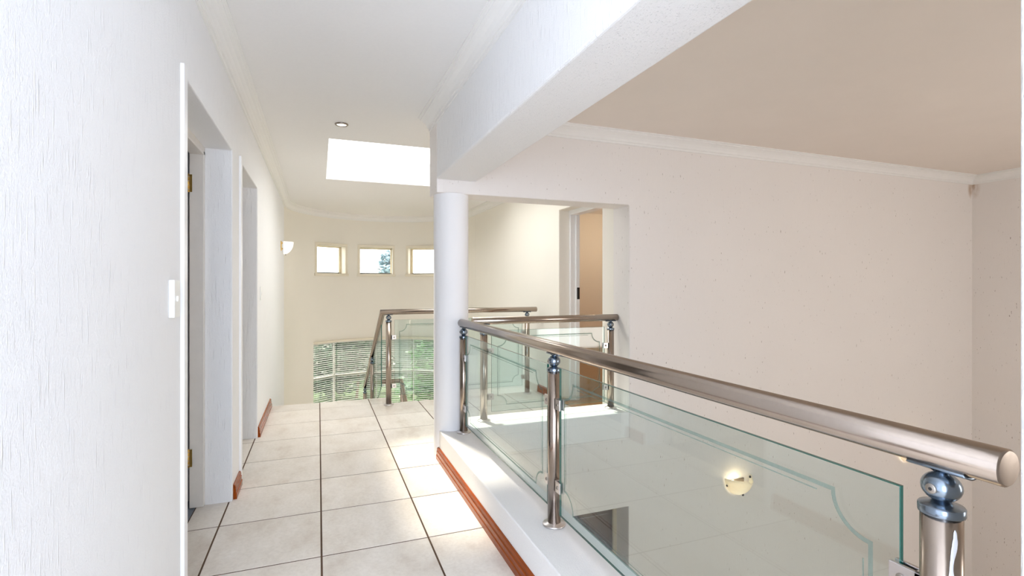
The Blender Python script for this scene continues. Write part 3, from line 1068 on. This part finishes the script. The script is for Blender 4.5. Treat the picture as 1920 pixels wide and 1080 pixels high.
# ---------------------------------------------------------------- stairwell windows
names = ['small square window at the wall-lamp end of the row, in the curved wall', 'middle small square window with a tree showing through', 'small square window half hidden behind the round column']
for q, ((c, w), lab) in enumerate(zip(WINS, names)):
    wd = empty('window_%d' % (q + 2), on_arc(c, CR, WZ0), lab, 'window', 'three small stairwell windows', 'structure')
    ang = -R(c)
    half = (CR) * math.sin(R(w))
    dep = CR * math.cos(R(w))
    org = Vector((CX, CY, 0))
    er = Vector((math.sin(R(c)), math.cos(R(c)), 0))
    ea = Vector((math.cos(R(c)), -math.sin(R(c)), 0))
    def pl(a0, r0, z0, a1, r1, z1, name, m, parent, bev=0.003):
        mb = MB()
        mb.box((a0, r0, z0), (a1, r1, z1))
        mb.v = [tuple(org + ea * x + er * y + Vector((0, 0, z))) for x, y, z in mb.v]
        return build(mb, name, m, parent, bevel=bev)
    f = 0.045
    # raised plaster band round the opening
    ro, ri = dep - 0.014, CR + 0.03
    pl(-half - f, ro, WZ1, half + f, ri, WZ1 + f, 'surround', 'rail_shade', wd)
    pl(-half - f - 0.01, ro - 0.02, WZ0 - f, half + f + 0.01, ri, WZ0, 'sill', 'rail_shade', wd)
    pl(-half - f, ro, WZ0, -half, ri, WZ1, 'surround', 'rail_shade', wd)
    pl(half, ro, WZ0, half + f, ri, WZ1, 'surround', 'rail_shade', wd)
    r1 = CR + 0.13
    g = 0.022
    fr = pl(-half - 0.05, r1, WZ0 - 0.01, half + 0.05, r1 + 0.03, WZ0 + g, 'frame_bar', 'darkseal', wd)
    pl(-half - 0.05, r1, WZ1 - g, half + 0.05, r1 + 0.03, WZ1 + 0.01, 'frame_bar', 'winframe', wd)
    pl(-half - 0.05, r1, WZ0, -half + g * 0.6, r1 + 0.03, WZ1, 'frame_bar', 'winframe', wd)
    pl(half - g * 0.6, r1, WZ0, half + 0.05, r1 + 0.03, WZ1, 'frame_bar', 'winframe', wd)
    pl(-half - 0.03, r1 + 0.012, WZ0, half + 0.03, r1 + 0.017, WZ1, 'pane', 'pane', wd, 0)

# long low window: bays, mullions, panes, ledge, blinds
BAYS = [-47.0, -27.0, -1.0, 25.0, 47.0]
lw = empty('window_5', on_arc(0, CR, BZ0), 'long curved window below eye level behind the stair rail', 'window', kind='structure')
for a in BAYS:
    p = on_arc(a, CR + 0.15, 0)
    build(MB().box((-0.006, -0.03, BZ0), (0.006, 0.03, BZ1)), 'mullion', 'alu', lw, (p.x, p.y, 0), -R(a))
for a0, a1 in zip(BAYS, BAYS[1:]):
    p, q = on_arc(a0, CR + 0.15, 0), on_arc(a1, CR + 0.15, 0)
    w = (q - p).length
    ang = math.atan2(q.y - p.y, q.x - p.x)
    build(MB().box((0.02, -0.003, BZ0 + 0.03), (w - 0.02, 0.003, BZ1 - 0.03)), 'pane', 'pane', lw, (p.x, p.y, 0), ang)
    for z in (BZ0, -0.36, BZ1 - 0.035):
        build(MB().box((0.0, -0.022, z), (w, 0.022, z + 0.028)), 'frame_bar', 'alu', lw, (p.x, p.y, 0), ang)
ledge = [(-0.01, 0.0), (0.075, 0.0), (0.082, 0.006), (0.082, 0.030), (0.076, 0.036), (-0.01, 0.036)]
LS = [-47.0, -25.0, 23.0, 47.0]
lg = empty('trim_4', on_arc(0, CR, BZ1), 'cream moulded ledge along the top of the long curved window', 'ledge', kind='structure')
for a0, a1 in zip(LS, LS[1:]):
    pts = [on_arc(a1 - 0.06 + (a0 - a1 + 0.12) * k / 10, CR, BZ1 + 0.002) for k in range(11)]
    build(MB().sweep(ledge, pts), 'ledge_piece', 'rail_shade', lg)
bl_labels = ['narrow white venetian blind at the curved window\'s wall end', 'white venetian blind crossed by the sloping stair handrail',
             'white venetian blind directly behind the stairhead post', 'white venetian blind partly hidden behind the round column']
for (a0, a1), lab in zip(zip(BAYS, BAYS[1:]), bl_labels):
    p, q = on_arc(a0 + 0.2, CR + 0.055, 0), on_arc(a1 - 0.2, CR + 0.055, 0)
    w = (q - p).length
    ang = math.atan2(q.y - p.y, q.x - p.x)
    e = empty('venetian_blind', ((p.x + q.x) / 2, (p.y + q.y) / 2, BZ0), lab, 'blind', 'blinds in the curved stair window')
    build(MB().box((0.004, -0.02, BZ1 - 0.03), (w - 0.004, 0.02, BZ1 - 0.002)), 'headrail', 'blind', e, (p.x, p.y, 0), ang, bevel=0.003)
    sm = MB()
    n = 4
    vs = []
    W2 = 0.021
    tl = R(27)
    for x in (0.002, w - 0.002):
        for th_ in (0, -0.0012):
            for k in range(n + 1):
                s = -W2 + 2 * W2 * k / n
                z = 0.003 * (1 - (s / W2) ** 2) + th_
                vs.append((x, s * math.cos(tl) + z * math.sin(tl), -s * math.sin(tl) + z * math.cos(tl)))
    m5 = n + 1
    fs = []
    for k in range(n):
        fs.append((k, k + 1, 2 * m5 + k + 1, 2 * m5 + k))
        fs.append((m5 + k, m5 + k + 1, 3 * m5 + k + 1, 3 * m5 + k))
    fs += [(0, m5, 3 * m5, 2 * m5), (n, m5 + n, 3 * m5 + n, 2 * m5 + n)]
    sm.add(vs, fs, 0, False)
    sme = sm.mesh('slat', 'blind')
    z = BZ1 - 0.055
    while z > -0.96:
        put('slat', sme, e, (p.x, p.y, z), ang)
        z -= 0.036
    build(MB().box((0.006, -0.014, z - 0.012), (w - 0.006, 0.014, z + 0.006)), 'bottom_rail', 'blind', e, (p.x, p.y, 0), ang, bevel=0.003)
    for t in ((0.12, 0.88) if w > 0.55 else (0.2, 0.8)):
        build(MB().box((w * t - 0.0015, -0.022, z), (w * t + 0.0015, -0.0205, BZ1 - 0.01)), 'ladder_cord', 'blind', e, (p.x, p.y, 0), ang)

# ---------------------------------------------------------------- lamps
# downlight
dl = empty('downlight', (0.17, 4.20, ZC), 'small round lit downlight recessed in the ceiling before the skylight', 'lamp')
build(MB().lathe([(0.038, -0.001), (0.050, -0.001), (0.052, -0.005), (0.046, -0.011), (0.038, -0.012), (0.036, -0.004)], 32, c=(0.17, 4.20, ZC)), 'rim', 'chrome', dl)
build(MB().lathe([(0, -0.010), (0.020, -0.010), (0.034, -0.006), (0.0365, -0.002), (0, -0.0015)], 28, c=(0.17, 4.20, ZC)), 'bulb', 'bulb', dl)

def half_bowl(w, h, dep, notch=False, n=20, m=10):
    """half bowl against a wall: x along wall, y out of the wall (negative), open top"""
    mb = MB()
    vs, fs = [], []
    th = 0.004
    def pt(i, j, off):
        a = PI * i / n
        t = j / m                       # 0 rim, 1 bottom
        r = math.cos(t * PI / 2) ** 0.75
        top = 0.0
        if notch:
            k = i / n
            if 0.56 < k < 0.90:
                top = -0.22
            elif 0.52 < k <= 0.56 or 0.90 <= k < 0.93:
                top = -0.12
            else:
                top = 0.02 * math.sin(k * 9)
        z = h * (top + (-1 - top) * (1 - math.cos(t * PI / 2) ** 1.0) if False else (top + (-1 - top) * math.sin(t * PI / 2)))
        zz = -math.sin(t * PI / 2) if not notch else z / h
        r = math.sqrt(max(0.0, 1 - min(1, -min(0, zz)) ** 2)) if j < m else 0.02
        return (-(w / 2 - off) * math.cos(a) * r, -(dep - off) * math.sin(a) * r, z)
    for off in (0, th):
        for i in range(n + 1):
            for j in range(m + 1):
                vs.append(pt(i, j, off))
    k = (n + 1) * (m + 1)
    for i in range(n):
        for j in range(m):
            a = i * (m + 1) + j
            b = a + m + 1
            fs.append((a, b, b + 1, a + 1))
            fs.append((k + a, k + a + 1, k + b + 1, k + b))
        a = i * (m + 1)
        fs.append((a, a + m + 1, k + a + m + 1, k + a))
    mb.add(vs, fs, 0, True)
    return mb

def hall_sconce(x, z, label, notch):
    e = empty('wall_sconce', (x, YF0, z), label, 'lamp', 'wall lamps below in the hall')
    o = build(half_bowl(0.30, 0.165, 0.125, notch), 'glass_shade', 'shade_lit', e, (x, YF0 - 0.006, z + 0.05))
    build(MB().box((-0.075, -0.012, -0.05), (0.075, 0.0, 0.028)), 'back_plate', 'chrome', e, (x, YF0, z), bevel=0.003)
    for dx, dy, dz in ((-0.134, -0.02, -0.012), (0.138, -0.02, 0.030), (0.012, -0.060, -0.103)):
        build(MB().lathe([(0, -0.008), (0.008, -0.008), (0.010, -0.003), (0.010, 0.004), (0.006, 0.010), (0, 0.010)], 12, c=(x + dx, YF0 + dy, z + dz)), 'clip', 'black', e)
    build(MB().lathe([(0, -0.02), (0.012, -0.015), (0.016, 0.0), (0.012, 0.02), (0, 0.026)], 14, c=(x - 0.03, YF0 - 0.045, z - 0.045)), 'bulb', 'bulb', e)
    light('sconce_light', 'POINT', (x - 0.04, YF0 - 0.045, z + 0.02), 0.42, (1.0, 0.76, 0.46), shadow_soft_size=0.02)
hall_sconce(3.60, -0.53, 'lit half-bowl glass wall lamp with a broken rim, seen through the large pane', True)
hall_sconce(5.98, -0.53, 'lit wall lamp mostly hidden behind the near handrail bracket', False)

# stairwell sconce on the long wall
e = empty('wall_sconce', (XL, 7.5, 1.78), 'small white glass wall lamp with brass bracket before the curved wall', 'lamp')
o = build(half_bowl(0.20, 0.17, 0.125), 'glass_shade', 'shade_faint_glow', e, (XL + 0.035, 7.5, 1.86), R(90))
build(MB().box((0.0, -0.03, -0.06), (0.012, 0.03, 0.07)), 'back_plate', 'brass', e, (XL, 7.5, 1.80), bevel=0.003)
build(MB().tube([(XL, 7.5, 1.84), (XL + 0.04, 7.5, 1.85)], 0.008, 10), 'arm', 'brass', e)
build(MB().tube([(XL, 7.5, 1.77), (XL + 0.04, 7.5, 1.765)], 0.008, 10), 'arm', 'brass', e)
build(MB().lathe([(0, -0.012), (0.008, -0.010), (0.008, 0.004), (0, 0.006)], 12, c=(XL + 0.06, 7.5, 1.69)), 'finial', 'chrome', e)

# switches
e = empty('light_switch', (XL, 2.056, 1.165), 'white light switch on the near wall beside the first doorway', 'switch')
build(MB().box((XL, 2.02, 1.167), (XL + 0.018, 2.093, 1.297)), 'plate', 'plastic', e, bevel=0.003)
build(MB().box((XL + 0.016, 2.042, 1.222), (XL + 0.024, 2.062, 1.242)), 'rocker', 'plastic', e, bevel=0.004)
e = empty('light_switch', (XL, 4.95, 1.14), 'faint white light switch on the wall past the second doorway', 'switch')
build(MB().box((XL, 4.90, 1.145), (XL + 0.009, 4.975, 1.265)), 'plate', 'plastic', e, bevel=0.003)
build(MB().box((XL + 0.008, 4.925, 1.19), (XL + 0.013, 4.95, 1.22)), 'rocker', 'plastic', e, bevel=0.002)

# ---------------------------------------------------------------- garden outside the stair windows
GZ = -1.9
tag(build(MB().box((-30, 9.95, GZ - 0.2), (34, 60, GZ)), 'ground', 'lawn'), 'green lawn outside the curved stair window', 'lawn', kind='structure')
pv = build(MB().box((-8, 9.95, GZ), (12, 12.0, GZ + 0.02)), 'path', 'paving')
tag(pv, 'pale garden path outside the curved stair window', 'path', kind='structure')
tag(build(MB().box((-20, 17.5, GZ), (24, 17.7, GZ + 1.6)), 'garden_wall', 'screen'), 'low plastered garden wall beyond the lawn', 'wall', kind='structure')

def foliage(seed, c, rx, ry, rz_, n, size):
    rng = random.Random(seed)
    vs, fs = [], []
    blobs = [(Vector((rng.uniform(-0.6, 0.6) * rx, rng.uniform(-0.6, 0.6) * ry, rng.uniform(-0.6, 0.6) * rz_)), rng.uniform(0.35, 0.6)) for _ in range(9)]
    for _ in range(n):
        bc, br = rng.choice(blobs)
        d = Vector((rng.gauss(0, 1), rng.gauss(0, 1), rng.gauss(0, 1))).normalized() * rng.uniform(0.6, 1.0) * br
        p = bc + Vector((d.x * rx, d.y * ry, d.z * rz_))
        a = Vector((rng.gauss(0, 1), rng.gauss(0, 1), rng.gauss(0, 0.6))).normalized()
        b = a.cross(Vector((rng.gauss(0, 1), rng.gauss(0, 1), rng.gauss(0, 1)))).normalized()
        s = size * rng.uniform(0.6, 1.3)
        o = len(vs)
        vs += [p - a * s, p + b * s * 0.4 + a * s * 0.1, p + a * s, p - b * s * 0.4 + a * s * 0.1]
        fs.append((o, o + 1, o + 2, o + 3))
    mb = MB()
    mb.add([v + Vector(c) for v in vs], fs, 0, False)
    return mb

def plant(name, label, cat, x, y, zc, rx, ry, rz_, n, size, m, seed, group):
    e = empty(name, (x, y, GZ), label, cat, group)
    mb = foliage(seed, (x, y, zc), rx, ry, rz_, n, size)
    me = bpy.data.meshes.new('foliage')
    me.from_pydata([tuple(v) for v in mb.v], [], mb.f)
    me.materials.append(M[m])
    f = put('foliage', me, e)
    f['kind'] = 'stuff'
    tr = MB().tube([(x, y, GZ), (x + 0.05, y + 0.03, (GZ + zc) / 2), (x - 0.03, y, zc + rz_ * 0.3)], 0.09 if cat == 'tree' else 0.04, 10, bevel=0.002)
    build(tr, 'trunk', 'bark', e)
plant('shrub', 'bright green shrub outside the blind next to the curved wall', 'shrub', -1.6, 13.0, -0.85, 1.1, 0.8, 1.0, 2600, 0.09, 'green1', 11, 'garden shrubs')
plant('shrub', 'dark green shrub outside behind the sloping stair handrail', 'shrub', 1.0, 14.8, -0.75, 1.3, 1.0, 1.15, 2600, 0.10, 'green2', 12, 'garden shrubs')
plant('shrub', 'leafy green shrub outside behind the stairhead glass', 'shrub', 3.0, 12.7, -0.8, 1.1, 0.8, 1.1, 2600, 0.09, 'green1', 13, 'garden shrubs')
plant('shrub', 'dense green shrub outside towards the column', 'shrub', 5.0, 15.2, -0.5, 1.6, 1.1, 1.4, 2600, 0.11, 'green2', 14, 'garden shrubs')
plant('tree', 'pale tree, sky glare painted into its leaves, showing in the middle small window', 'tree', 2.95, 24.0, 2.0, 0.8, 0.8, 1.4, 1500, 0.15, 'green3', 15, 'garden trees')
